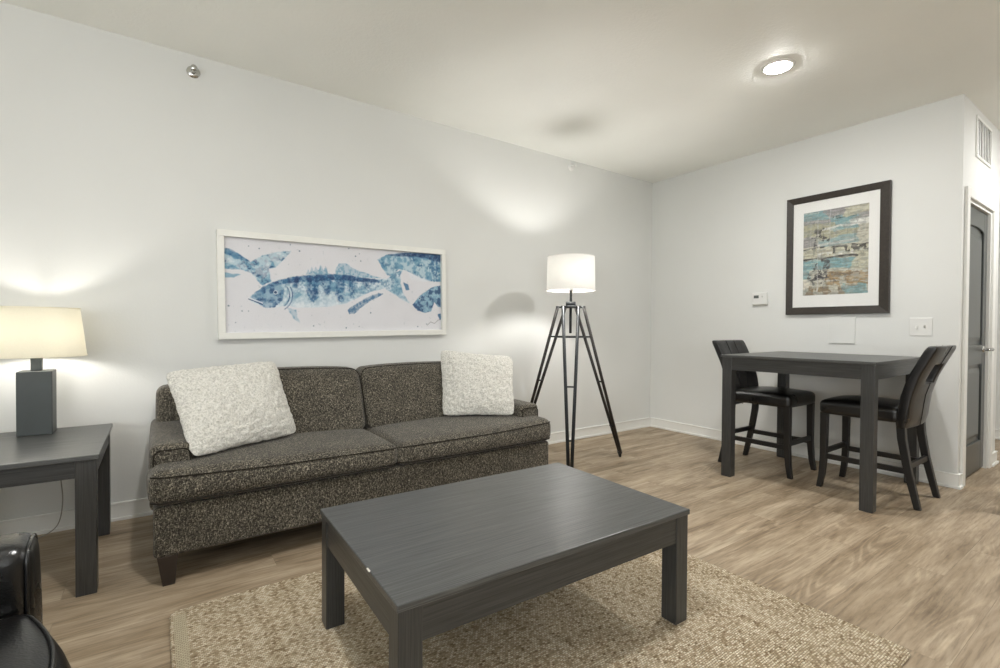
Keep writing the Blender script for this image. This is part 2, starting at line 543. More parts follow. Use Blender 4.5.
# the leaf: stiles, rails and two raised panels (the upper one with a shallow arch)
lw0, lw1, lz0, lz1, ly = .021, w-.021, .012, DZ-.021, .018
mb = MB()
st = .105
mb.box(lw0, lw0+st, ly, ly+.036, lz0, lz1).box(lw1-st, lw1, ly, ly+.036, lz0, lz1)
mb.box(lw0+st, lw1-st, ly, ly+.036, lz0, .24).box(lw0+st, lw1-st, ly, ly+.036, .84, .99)
px0, px1, pt = lw0+st, lw1-st, 1.86
arch = []
for i in range(13):
    a = -1 + 2*i/12
    arch.append((px0+(px1-px0)*(i/12), pt + .03*(1-a*a)**.5 if abs(a) < 1 else pt))
for (xa, za), (xb, zb) in zip(arch[:-1], arch[1:]):
    v = [(xa,ly,za),(xb,ly,zb),(xb,ly,lz1),(xa,ly,lz1),(xa,ly+.036,za),(xb,ly+.036,zb),(xb,ly+.036,lz1),(xa,ly+.036,lz1)]
    mb.add(v, [(0,1,2,3),(7,6,5,4),(0,4,5,1),(3,2,6,7)])
leaf = mb.build('door_leaf', M['doorp'], d, .004)
for z0, z1, nm in ((.24, .84, 'door_panel'), (.99, 1.91, 'door_panel')):
    q = MB().box(px0, px1, ly+.014, ly+.03, z0, z1)
    top = z1 - .045 if z1 < 1 else z1 - .095
    q.add([(px0+.03,ly+.014,z0+.03),(px1-.03,ly+.014,z0+.03),(px1-.03,ly+.014,top+.015),(px0+.03,ly+.014,top+.015),
           (px0+.06,ly+.003,z0+.06),(px1-.06,ly+.003,z0+.06),(px1-.06,ly+.003,top-.015),(px0+.06,ly+.003,top-.015)],
          [(4,5,6,7),(0,1,5,4),(1,2,6,5),(2,3,7,6),(3,0,4,7)])
    q.build(nm, M['doorp'], d)
hx, hz = lw1-.07, .955
mb = MB()
mb.lathe([(0, -.008),(.024,-.008),(.027,-.004),(.027,0)], (hx, ly, hz), 28, axis='y')
mb.lathe([(.012, -.058),(.012, -.006)], (hx, ly, hz), 20, axis='y')
mb.tube([(hx+.012, ly-.052, hz), (hx-.03, ly-.054, hz+.002), (hx-.08, ly-.052, hz+.001), (hx-.115, ly-.046, hz)], [.010,.0095,.0085,.007], 14)
mb.build('door_handle', M['chrome'], d)
for z in (.22, 1.05, 1.82):
    MB().tube([(lw0-.002, ly-.006, z-.045), (lw0-.002, ly-.006, z+.045)], .0065, 12).build('door_hinge', M['chrome'], d)
MB().box(DX0, DX1, LY+.115, LY+.119, 0, DZ).build('closet_backing', M['dark'], d).location = (-DX0, -LY, 0)

# ------------------------------------------------------------------ lights
def downlight(x, y, power, label, size=.16, spot=None):
    t = thing('recessed_downlight', label, 'ceiling light', (x, y, H))
    MB().lathe([(.070, -.004),(.074, -.010),(.088, -.008),(.095, 0)], n=48).build('trim_ring', M['trim'], t)
    prof = [(.0005 + .0715*math.sin(PI/2*i/8), -.004 - .0155*math.cos(PI/2*i/8)) for i in range(9)]
    MB().lathe(prof, n=48).build('lens', glow('lit_lens', (1.0, .985, .965, 1), power*15), t)
    return t
downlight(-1.40, -2.00, P_DL1, 'lit round downlight in the ceiling in front of the dining table wall')
downlight(-4.25, -2.35, P_DL2, 'round downlight in the ceiling above the coffee table')
downlight(.80, -3.55, P_DL3, 'round downlight in the ceiling of the hallway')
downlight(-2.6, -5.3, P_DL_FILL, 'added fill downlight in the ceiling behind the viewer')  # this and the next downlight are unseen, added for general fill
downlight(-5.6, -5.3, P_DL_FILL, 'added fill downlight in the ceiling in the far left rear of the room')
def fill_light(loc, rot, sx, sy, p):
    # added fill lamps at the invented windows, tilted up to brighten the ceiling
    l = bpy.data.lights.new('window_fill_light', 'AREA'); l.shape = 'RECTANGLE'; l.size = sx; l.size_y = sy
    l.energy = p; l.color = (.97, .985, 1.0)
    o = bpy.data.objects.new('window_fill_light', l); link(o)
    o.location = loc; o.rotation_euler = rot
fill_light((XL + .03, (WY0+WY1)/2, (WZ0+WZ1)/2), (0, -PI/2 - math.radians(44), 0), 1.2, WY1-WY0-.1, P_WIN_FILL)
fill_light((-6.2, YB + .03, (WZ0+WZ1)/2), (PI/2 + math.radians(44), 0, 0), 2.0, 1.2, P_WIN_FILL)

# ------------------------------------------------------------------ sofa
def crowned(top=.0, bottom=.0, front=.0, side=.0):
    def fn(u, v, w, p):
        cu = max(0, 1-u*u); cv = max(0, 1-v*v); cw = max(0, 1-w*w)
        if w > 0: p.z += top * w * (cu ** .6) * (cv ** .6)
        else: p.z += bottom * w * cu * cv
        if v < 0: p.y += front * v * cu ** .7 * cw
        p.x += side * u * cv * cw
        return p
    return fn

def rounded_loop(x0, x1, y0, y1, z, r, n=6, zf=None):
    pts = []
    for cx, cy, a0 in ((x1-r, y1-r, 0), (x0+r, y1-r, PI/2), (x0+r, y0+r, PI), (x1-r, y0+r, 3*PI/2)):
        for i in range(n+1):
            a = a0 + PI/2*i/n
            pts.append((cx + r*math.cos(a), cy + r*math.sin(a)))
    # extra points on the long edges
    out = []
    for i, p in enumerate(pts):
        q = pts[(i+1) % len(pts)]
        L = math.hypot(q[0]-p[0], q[1]-p[1]); k = max(1, int(L/.04))
        for j in range(k):
            out.append((p[0]+(q[0]-p[0])*j/k, p[1]+(q[1]-p[1])*j/k))
    return out

SX0, SX1 = -4.592, -2.388
sofa = thing('sofa', 'charcoal tweed two-cushion sofa against the wall under the fish picture', 'sofa', ((SX0+SX1)/2, -.56, 0))
sw = (SX1-SX0)/2
def sy(y): return y + .56
MB().pad((0, sy(-.56), .235), (2*sw-.03, .93, .215), .018, core=6).build('base', M['tweed'], sofa)
MB().pad((0, sy(-.19), .50), (2*sw-.055, .20, .54), .05, crowned(side=.004), core=8).build('back_frame', M['tweed'], sofa)
for s in (-1, 1):
    a = MB().pad((s*(sw-.085), sy(-.50), .43), (.165, .80, .295), .03, crowned(top=.006, side=.006), core=8).build('arm', M['tweed'], sofa)
    lp = [(s*(sw-.085) + x, sy(-.902), z + .43) for x, z in rounded_loop(-.068, .068, -.10, .125, 0, .028)]
    MB().tube(lp, .0026, 8, closed=True).build('piping', M['piping'], a)
    # seat cushion with a nose reaching across the arm
    cx, cw_ = s*sw/2, sw+.004
    tl = crowned(top=.032, bottom=.006, front=.028, side=.008)
    def seat_fn(u, v, w, p, s=s, tl=tl):
        p = tl(u, v, w, p)
        k = u*s                                # +1 on the outer side
        if v > -.46 and k > .70:               # behind the nose the cushion stops at the arm
            lim = sw/2 - .172 + .03*(k-.70)
            p.x = s*min(abs(p.x), lim) if abs(p.x) > lim else p.x
        p.z += .026*max(0, k)**1.5*(w+1)/2
        return p
    c = MB().pad((cx, sy(-.70), .405), (cw_, .68, .125), .045, seat_fn, seg=6, core=26).build('seat_cushion', M['tweed'], sofa)
    for zz, off in ((.448, .004), (.363, .004)):
        pts = []
        for i in range(41):
            u = -1 + 2*i/40
            y = -1.04 - .028*max(0, 1-u*u)**.7*(.55)
            x = u*cw_/2*.985
            e = max(0, abs(u)-.955)/.045
            pts.append((cx + x, sy(y + .002 + .022*e*e), zz + (.008*max(0, 1-u*u)**.6 + .026*max(0, u*s)**1.5*.9 if zz > .4 else 0)))
        MB().tube(pts, .0030, 8).build('piping', M['piping'], c)
    # back cushion leaning on the frame
    def back_fn(u, v, w, p, s=s):
        cu = max(0, 1-u*u); cw2 = max(0, 1-w*w)
        if v < 0: p.y += .035*v*cu**.5*cw2**.5
        p.z += .012*cu*max(0, w) - .010*(abs(u)**6)*max(0, w)
        p.x += .006*u*cw2
        p.y += .155*(w+1)/2 - .01              # lean back
        return p
    bw = sw - .155
    bc = MB().pad((s*(bw/2+.002), sy(-.475), .648), (bw, .17, .39), .05, back_fn, seg=6, core=14).build('back_cushion', M['tweed'], sofa)
    pts = []
    for x, z in rounded_loop(-bw/2+.006, bw/2-.006, -.185, .187, 0, .045):
        u, w = x/(bw/2), z/.195
        p = Vector((x, -.062, z)); p = back_fn(u, -.7, w, p)
        cu = max(0, 1-u*u)
        pts.append((s*(bw/2+.002)+p.x, sy(-.475)+p.y-.006, .648+p.z+(.004 if w > .9 else 0)))
    MB().tube(pts, .0026, 8, closed=True).build('piping', M['piping'], bc)
for sx_ in (-1, 1):
    for yy in (-.985, -.14):
        x = sx_*(sw-.065)
        MB().sweep_rect([(x+sx_*(-.004), sy(yy)+.0, 0), (x, sy(yy), .132)], [(.045, .045), (.075, .075)]).build('leg', M['darkwood'], sofa, .003)

# ------------------------------------------------------------------ throw pillows
def pillow(label, BL, BR, TR, TL, T, seed):
    BL, BR, TR, TL = map(Vector, (BL, BR, TR, TL))
    c = (BL+BR+TR+TL)/4
    nrm = (BR-BL).cross(TL-BL).normalized()       # towards the viewer
    n = 110
    verts, idx = [], {}
    def surf(s, t, side):
        # pull edges inward between the corners
        pin = .03
        ss = s*(1 - pin*(1-t*t) - .055*t**10)*1.02; tt = t*(1 - pin*(1-s*s) - .055*s**10)*1.02
        a, b = (ss+1)/2, (tt+1)/2
        p = BL*(1-a)*(1-b) + BR*a*(1-b) + TR*a*b + TL*(1-a)*b
        e = (max(0, 1-s**4)*max(0, 1-t**4))
        th = T*(.40*e**.5 + .60*(max(0, 1-s*s)*max(0, 1-t*t))**.75)
        p = p + nrm*side*th
        q = p*34 + Vector((seed, 0, side))
        nz = noise.noise(q)*.6 + noise.noise(q*2.3)*.4
        lump = noise.noise(p*6 + Vector((0, seed, 0)))*.008
        out = nrm*side*(.15+.85*min(1, e*2)) + (p - c).normalized()*.6*(1-min(1, e*2))
        return p + out*(nz*.012 + lump) - c
    mb = MB()
    g = [math.sin(PI/2*(-1+2*i/n)) for i in range(n+1)]
    front = {}; back = {}
    for i, s in enumerate(g):
        for j, t in enumerate(g):
            edge = i in (0, n) or j in (0, n)
            front[i,j] = len(verts); verts.append(surf(s, t, 1))
            if edge: back[i,j] = front[i,j]
            else:
                back[i,j] = len(verts); verts.append(surf(s, t, -1))
    faces = []
    for i in range(n):
        for j in range(n):
            faces.append((front[i,j], front[i+1,j], front[i+1,j+1], front[i,j+1]))
            faces.append((back[i,j], back[i,j+1], back[i+1,j+1], back[i+1,j]))
    mb.add(verts, faces, True)
    o = mb.build('throw_pillow', M['boucle'])
    o.location = c
    return tag(o, label, 'pillow')
pillow('white nubby throw pillow tilted against the left arm of the sofa',
       (-4.432, -.925, .515), (-3.925, -.650, .515), (-4.015, -.49, .905), (-4.530, -.64, .880), .085, 1.3)
pillow('white nubby throw pillow standing upright at the lamp end of the sofa',
       (-2.985, -.60, .510), (-2.590, -.875, .515), (-2.475, -.70, .895), (-2.895, -.40, .940), .075, 7.9)

# ------------------------------------------------------------------ coffee table, end table, pub table
def table(t, x0, x1, y0, y1, zt, top_t, leg, apron_h, over, inset, long_axis='x', z0=0.0):
    """x0..y1 relative to t; parts: tabletop, apron (4), leg (4)"""
    top = MB().box(x0, x1, y0, y1, zt-top_t, zt).build('tabletop', M['lit_topx' if long_axis == 'x' else 'lit_topy'], t, .003)
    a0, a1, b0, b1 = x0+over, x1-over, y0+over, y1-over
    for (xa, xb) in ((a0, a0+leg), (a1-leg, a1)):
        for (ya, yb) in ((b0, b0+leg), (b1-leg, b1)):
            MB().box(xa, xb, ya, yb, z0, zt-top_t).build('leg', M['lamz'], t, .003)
    za, zb = zt-top_t-apron_h, zt-top_t
    MB().box(a0+leg, a1-leg, b0+inset, b0+inset+.02, za, zb).build('apron', M['lamx'], t)
    MB().box(a0+leg, a1-leg, b1-inset-.02, b1-inset, za, zb).build('apron', M['lamx'], t)
    MB().box(a0+inset, a0+inset+.02, b0+leg, b1-leg, za, zb).build('apron', M['lamy'], t)
    MB().box(a1-inset-.02, a1-inset, b0+leg, b1-leg, za, zb).build('apron', M['lamy'], t)
    return top
RZ = .011
ct = thing('coffee_table', 'low rectangular dark grey wood-grain coffee table on the jute rug', 'coffee table', (-3.503, -2.038, 0), math.radians(-1.5))
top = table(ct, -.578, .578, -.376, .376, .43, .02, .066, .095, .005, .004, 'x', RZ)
# worn spot on the edge of the top
MB().pad((-.578, -.165, .4290), (.006, .022, .004), .002, core=2, seg=2).build('edge_chip', plain('bare_chip', rgb(205, 200, 190), .8), top)

et = thing('end_table', 'dark grey wood-grain end table with block lamp left of the sofa', 'end table', (-5.066, -.533, 0))
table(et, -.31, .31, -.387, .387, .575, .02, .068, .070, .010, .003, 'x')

pt = thing('pub_table', 'counter-height dark grey square table against the right wall', 'dining table', (-.582, -1.936, 0), math.radians(1.5))
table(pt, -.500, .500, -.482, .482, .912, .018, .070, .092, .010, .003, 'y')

# ------------------------------------------------------------------ counter stools
def make_stool(label):
    """faces -y; origin on the floor under the seat centre"""
    t = thing('counter_stool', label, 'bar stool', (0, 0, 0), group=None)
    def seat(u, v, w, p):
        cu = max(0, 1-u*u); cv = max(0, 1-v*v)
        if w > 0: p.z += .028*cu**.7*cv**.7
        return p
    MB().pad((0, .0, .565), (.445, .45, .095), .03, seat, core=10).build('seat', M['stool'], t)
    # curved backrest with a hand slot
    zs = [.485, .55, .62, .69, .77, .80, .84, .89, .93, .98, 1.008]
    ys = [.235, .245, .252, .262, .284, .293, .309, .332, .350, .374, .386]
    xs = [-.215, -.15, -.09, -.03, .03, .09, .15, .215]
    fr, bk, verts, faces = {}, {}, [], []
    for j, (z, y) in enumerate(zip(zs, ys)):
        for i, x in enumerate(xs):
            th = .034 if 0 < j < len(zs)-1 else .026
            bow = .016*(1-(x/.215)**2)
            fr[i,j] = len(verts); verts.append((x, y-th+bow, z))
            bk[i,j] = len(verts); verts.append((x, y+th*.7+bow, z))
    def filled(i, j):
        if i < 0 or j < 0 or i >= len(xs)-1 or j >= len(zs)-1: return False
        return not (2 <= i <= 4 and 4 <= j <= 6)
    for i in range(len(xs)-1):
        for j in range(len(zs)-1):
            if not filled(i, j): continue
            faces.append((fr[i,j], fr[i+1,j], fr[i+1,j+1], fr[i,j+1]))
            faces.append((bk[i,j], bk[i,j+1], bk[i+1,j+1], bk[i+1,j]))
            if not filled(i-1, j): faces.append((fr[i,j], fr[i,j+1], bk[i,j+1], bk[i,j]))
            if not filled(i+1, j): faces.append((fr[i+1,j], bk[i+1,j], bk[i+1,j+1], fr[i+1,j+1]))
            if not filled(i, j-1): faces.append((fr[i,j], bk[i,j], bk[i+1,j], fr[i+1,j]))
            if not filled(i, j+1): faces.append((fr[i,j+1], fr[i+1,j+1], bk[i+1,j+1], bk[i,j+1]))
    br = MB().add(verts, faces, True).build('backrest', M['stool'], t, .011, 3)
    # stitched seams
    for side in (-1, 1):
        for x in (-.06, .06) if side < 0 else (0.0,):
            for j0, j1 in ((0, 4), (7, 10)):
                pts = []
                for z, y in list(zip(zs, ys))[j0:j1+1]:
                    th = -.0345 if side < 0 else .034*.7+.0005
                    pts.append((x, y+th+.016*(1-(x/.215)**2), z))
                MB().tube(pts, .0022, 6).build('seam', M['dark'], br)
    for sx_ in (-1, 1):
        x = sx_*.19
        # front leg, sabre foot forward
        MB().sweep_rect([(x+sx_*.006, -.222, 0), (x+sx_*.002, -.207, .09), (x, -.198, .22), (x, -.196, .53)],
                        [(.032,.032), (.036,.036), (.040,.040), (.044,.044)]).build('leg', M['blackwood'], t, .003)
        MB().sweep_rect([(x+sx_*.006, .322, 0), (x+sx_*.003, .292, .13), (x, .262, .27), (x, .238, .42), (x, .228, .56)],
                        [(.032,.034), (.036,.038), (.038,.042), (.040,.044), (.040,.046)]).build('leg', M['blackwood'], t, .003)
        MB().box(x-.011, x+.011, -.19, .262, .205, .24).build('stretcher', M['blackwood'], t, .002)
    MB().box(-.18, .18, -.212, -.190, .235, .27).build('stretcher', M['blackwood'], t, .002)
    MB().box(-.18, .18, .258, .278, .235, .27).build('stretcher', M['blackwood'], t, .002)
    return t
st1 = make_stool('black leather counter stool on the far side of the square table, seat tucked under')
st1.location = (-.545, -1.595, 0)
st2 = copy_tree(st1)
st2['label'] = 'black leather counter stool with its slotted back near the charcoal door'
st2.location = (-.555, -2.235, 0); st2.rotation_euler = (0, 0, PI)

# ------------------------------------------------------------------ tripod floor lamp
lx, ly_ = -1.80, -.585
fl_ = thing('tripod_floor_lamp', 'tripod floor lamp with lit white drum shade beside the sofa', 'floor lamp', (lx, ly_, 0))
feet = []
for a in (-13, -133, 107):
    a = math.radians(a)
    d0 = Vector((math.cos(a), math.sin(a), 0)); side = Vector((-d0.y, d0.x, 0))
    foot = d0*.50
    topc = d0*.085 + Vector((0, 0, 1.275))
    lg = MB()
    for s in (-1, 1):
        lg.tube([foot + side*s*.010 + Vector((0, 0, .035)), topc + side*s*.062], .0130, 12)
    o = lg.build('leg', M['legwood'] if abs(a) < 1 or a > 0 else M['gun'], fl_)
    MB().tube([foot + Vector((0,0,0)), foot*.985 + Vector((0,0,.05))], [.010, .020], 12).build('foot_cap', M['blackwood'], o)
    for f in (.215, .515):
        c0 = foot*(1-f) + topc*f
        hw = .010*(1-f) + .062*f + .006
        MB().tube([c0 - side*hw, c0 + side*hw], .0065, 8).build('cross_bar', M['gun'], o)
    MB().tube([topc - side*.078 + Vector((0,0,0)), topc + side*.078], .008, 10).build('hinge_pin', M['gun'], o)
    feet.append((foot, topc, side))
# ring joining the legs a little below the head
ring = []
f = .81
for foot, topc, side in feet:
    c0 = foot*(1-f) + topc*f
    hw = .010*(1-f) + .062*f
    ring += [c0 - side*hw, c0 + side*hw]
MB().tube([ring[i] for i in (0,1,4,5,2,3)], .006, 8, closed=True).build('spreader_ring', M['gun'], fl_)
pl = MB()
pl.lathe([(.0, 1.268),(.085, 1.268),(.088, 1.274),(.085, 1.281),(.0, 1.281)], n=36)
pl.lathe([(.0, 1.281),(.040, 1.281),(.040, 1.318),(.0, 1.318)], n=32)
pl.build('head_plate', M['gun'], fl_)
MB().lathe([(0,1.315),(.011,1.315),(.012,1.40),(.018,1.402),(.018,1.425),(.012,1.43),(.014,1.475),(0,1.475)], n=24).build('socket', M['chrome'], fl_)
MB().lathe([(0,1.06),(.011,1.062),(.011,1.27),(0,1.27)], n=20).build('plumb_rod', M['gun'], fl_)
MB().lathe([(0,1.475),(.013,1.478),(.022,1.497),(.029,1.520),(.026,1.543),(.014,1.558),(0,1.56)], n=28).build('bulb', M['bulb_floor'], fl_)
def drum(r0, z0, r1, z1, th=.0012, n=72):
    return MB().lathe([(r0, z0), (r1, z1), (r1-th, z1), (r0-th, z0), (r0, z0)], n=n)
sh = drum(.197, 1.410, .190, 1.682).build('lamp_shade', M['shade_w'], fl_)
for r, z in ((.197, 1.410), (.190, 1.682)):
    MB().tube([(r*math.cos(2*PI*k/48), r*math.sin(2*PI*k/48), z) for k in range(48)], .0028, 6, closed=True).build('shade_rim', M['shade_w'], sh)
sp = MB()
for k in range(3):
    a = 2*PI*k/3 + .4
    sp.tube([(.012*math.cos(a), .012*math.sin(a), 1.672), (.188*math.cos(a), .188*math.sin(a), 1.678)], .0018, 6)
sp.build('shade_spider', M['gun'], sh)
hp = MB()
hp.tube([(0, .014, 1.43), (0, .05, 1.47), (0, .058, 1.54), (0, .035, 1.63), (0, 0, 1.672), (0, -.035, 1.63), (0, -.058, 1.54), (0, -.05, 1.47), (0, -.014, 1.43)], .0018, 6)
hp.build('harp', M['chrome'], fl_)
MB().lathe([(0,1.668),(.028,1.668),(.028,1.674),(.006,1.676),(.006,1.688),(.014,1.692),(.014,1.702),(.006,1.708),(0,1.708)], n=24).build('finial', M['gun'], fl_)

# ------------------------------------------------------------------ table lamp
tl = thing('table_lamp', 'lit table lamp with grey block base and cream shade on the end table', 'table lamp', (-5.040, -.250, .575))
MB().box(-.064, .064, -.062, .062, 0, .306).build('lamp_base', M['slate'], tl, .003)
MB().box(-.020, .020, -.018, .018, .306, .372).build('neck', M['slate'], tl, .002)
MB().lathe([(0,.372),(.016,.372),(.016,.42),(0,.42)], n=24).build('socket', M['chrome'], tl)
MB().lathe([(0,.42),(.013,.422),(.017,.436),(.022,.456),(.020,.476),(.012,.488),(0,.490)], n=28).build('bulb', M['bulb_table'], tl)
sh = drum(.188, .378, .163, .612).build('lamp_shade', M['shade_c'], tl)
for r, z in ((.188, .378), (.163, .612)):
    MB().tube([(r*math.cos(2*PI*k/48), r*math.sin(2*PI*k/48), z) for k in range(48)], .0025, 6, closed=True).build('shade_rim', M['shade_c'], sh)
sp = MB()
for k in range(3):
    a = 2*PI*k/3 + PI/2
    sp.tube([(.01*math.cos(a), .01*math.sin(a), .585), (.162*math.cos(a), .162*math.sin(a), .606)], .0035, 6)
sp.build('shade_spider', M['chrome'], sh)
MB().tube([(0, .014, .39), (0, .045, .42), (0, .055, .47), (0, .03, .55), (0, 0, .584), (0, -.03, .55), (0, -.055, .47), (0, -.045, .42), (0, -.014, .39)], .0035, 6).build('harp', M['chrome'], tl)
MB().lathe([(0,.582),(.012,.582),(.012,.588),(.005,.590),(.007,.596),(.004,.602),(0,.603)], n=20).build('finial', M['chrome'], tl)
def world_tube(name, pts, r, m, parent):
    base = Vector(parent.location)
    # smooth the path
    P = [Vector(p)-base for p in pts]
    for _ in range(3):
        Q = [P[0]]
        for a, b in zip(P[:-1], P[1:]):
            Q += [a*.75+b*.25, a*.25+b*.75]
        Q.append(P[-1]); P = Q
    return MB().tube(P, r, 8).build(name, m, parent)
world_tube('power_cord', [(-5.04,-.19,.579),(-5.01,-.165,.580),(-4.99,-.165,.579),(-4.985,-.14,.56),(-4.982,-.09,.42),(-4.978,-.05,.27),(-4.970,-.05,.19),(-4.977,-.05,.09),(-4.995,-.055,.034),(-5.04,-.07,.006),(-5.10,-.12,.005),(-5.25,-.10,.005)], .0027, M['cord'], tl)

# ------------------------------------------------------------------ black leather armchair
ac = thing('armchair', 'black leather armchair, only its arm and seat corner in the lower left', 'armchair', (-5.154, -2.335, 0), math.radians(2))
def fat(u, v, w, p):
    cu = max(0, 1-u*u); cv = max(0, 1-v*v); cw = max(0, 1-w*w)
    p.y += .012*v*cu*cw; p.z += .012*w*cu*cv; p.x += .010*u*cv*cw
    return p
MB().pad((0, 0, .20), (.74, .78, .20), .03, fat).build('base', M['leather'], ac)
def seatf(u, v, w, p):
    cu = max(0, 1-u*u); cv = max(0, 1-v*v); cw = max(0, 1-w*w)
    p.z += .030*w*cu**.6*cv**.6 if w > 0 else 0
    if u > 0: p.x += .095*u*cv**1.1*(.6+.4*cw)
    return p
sc = MB().pad((.005, 0, .392), (.74, .545, .20), .035, seatf, core=12).build('seat_cushion', M['leather'], ac)
pts = []
for x, y in rounded_loop(-.36, .370, -.262, .262, 0, .03):
    u, v = (x-.005)/.37, y/.2725
    cv = max(0, 1-v*v)
    xx = x + (.095*u*cv**1.1*.75 if u > 0 else 0)
    pts.append((xx-.006*u, y, .484))
MB().tube(pts, .0042, 8, closed=True).build('piping', M['leather'], sc)
for s in (-1, 1):
    am = MB().pad((-.02, s*.345, .368), (.79, .145, .51), .035, fat, core=8).build('arm', M['leather'], ac)
    for xx in (.368,):
        lp = [(xx, s*.345+y, .368+z) for y, z in rounded_loop(-.064, .064, -.245, .247, 0, .035)]
        MB().tube(lp, .0042, 8, closed=True).build('piping', M['leather'], am)
def backf(u, v, w, p):
    cv = max(0, 1-v*v); cw = max(0, 1-w*w)
    p.x += .03*u*cv*cw - .10*(w+1)/2
    return p
MB().pad((-.36, 0, .55), (.20, .62, .60), .06, backf).build('backrest', M['leather'], ac)
for sx_ in (-1, 1):
    for s in (-1, 1):
        MB().sweep_rect([(sx_*.30, s*.34, 0), (sx_*.30, s*.34, .125)], [(.04,.04), (.055,.055)]).build('leg', M['blackwood'], ac, .003)

# ------------------------------------------------------------------ jute rug
rg = MB()
rx0, rx1, ry0, ry1, rr = -4.52, -2.462, -2.965, -1.268, .035
loop = rounded_loop(rx0, rx1, ry0, ry1, 0, rr, 8)
cxr, cyr = (rx0+rx1)/2, (ry0+ry1)/2
def wob(p, k):
    return Vector((p[0]-cxr + noise.noise(Vector((p[0]*3, p[1]*3, k)))*.004, p[1]-cyr + noise.noise(Vector((p[0]*3, p[1]*3, k+9)))*.004, 0))
L = [wob(p, 1) for p in loop]
n = len(L)
rg.tube([(p.x, p.y, .0062) for p in L], .0058, 8, closed=True)
vs = [(p.x*.998, p.y*.998, .0105) for p in L]
rg.add(vs + [(p.x*.998, p.y*.998, .001) for p in L], [tuple(range(n)), tuple(reversed(range(n, 2*n)))] + [(i, n+i, n+(i+1) % n, (i+1) % n) for i in range(n)])
rug = rg.build('jute_rug', M['jute'])
rug.location = (cxr, cyr, 0)
tag(rug, 'natural tan woven jute rug under the coffee table', 'rug')
MB().box(rx0-cxr+.004, rx0-cxr+.045, ry0-cyr+.035, ry1-cyr-.035, .0085, .0112).build('border_band', M['jute_edge'], rug, .001)

# ------------------------------------------------------------------ pictures
def vnoise(X, Y, seed, oct=4):
    out = np.zeros_like(X); amp = 1.0; tot = 0
    for o in range(oct):
        f = 2.0**o
        x, y = X*f + seed*13.7, Y*f + seed*7.3
        xi, yi = np.floor(x), np.floor(y); xf, yf = x-xi, y-yi
        def h(a, b):
            v = np.sin(a*127.1 + b*311.7 + seed*74.7)*43758.5453
            return v - np.floor(v)
        sx, sy_ = xf*xf*(3-2*xf), yf*yf*(3-2*yf)
        v = (h(xi,yi)*(1-sx)+h(xi+1,yi)*sx)*(1-sy_) + (h(xi,yi+1)*(1-sx)+h(xi+1,yi+1)*sx)*sy_
        out += v*amp; tot += amp; amp *= .5
    return out/tot

def inside(X, Y, poly):
    r = np.zeros(X.shape, bool)
    n = len(poly)
    for i in range(n):
        x0, y0 = poly[i]; x1, y1 = poly[(i+1) % n]
        if y0 == y1: continue
        c = ((Y > y0) != (Y > y1)) & (X < (x1-x0)*(Y-y0)/(y1-y0)+x0)
        r ^= c
    return r

def soft(X, Y, poly, wob=.006, blur=.004, seed=1):
    dx = (vnoise(X*40, Y*40, seed)-.5)*wob*2; dy = (vnoise(X*40, Y*40, seed+5)-.5)*wob*2
    a = np.zeros(X.shape)
    offs = [(0,0), (blur,0), (-blur,0), (0,blur), (0,-blur)]
    for ox, oy in offs: a += inside(X+dx+ox, Y+dy+oy, poly)
    return a/len(offs)

def painted(name, W, Hh, nx, ny, fn, parent, to3d):
    """flat print of W x Hh metres, colours by fn(X, Y) -> (ny, nx, 3) in 0..255"""
    xs, ys = np.linspace(0, W, nx), np.linspace(0, Hh, ny)
    X, Y = np.meshgrid(xs, ys)
    C = np.clip(fn(X, Y), 0, 255)/255.0
    C = np.where(C <= .04045, C/12.92, ((C+.055)/1.055)**2.4)
    verts = [to3d(x, y) for y in ys for x in xs]
    faces = [(j*nx+i, j*nx+i+1, (j+1)*nx+i+1, (j+1)*nx+i) for j in range(ny-1) for i in range(nx-1)]
    o = MB().add(verts, faces).build(name, M['print'], parent)
    ca = o.data.color_attributes.new('paint', 'FLOAT_COLOR', 'POINT')
    flat = np.ones((nx*ny, 4), np.float32); flat[:, :3] = C.reshape(-1, 3)
    ca.data.foreach_set('color', flat.ravel())
    return o

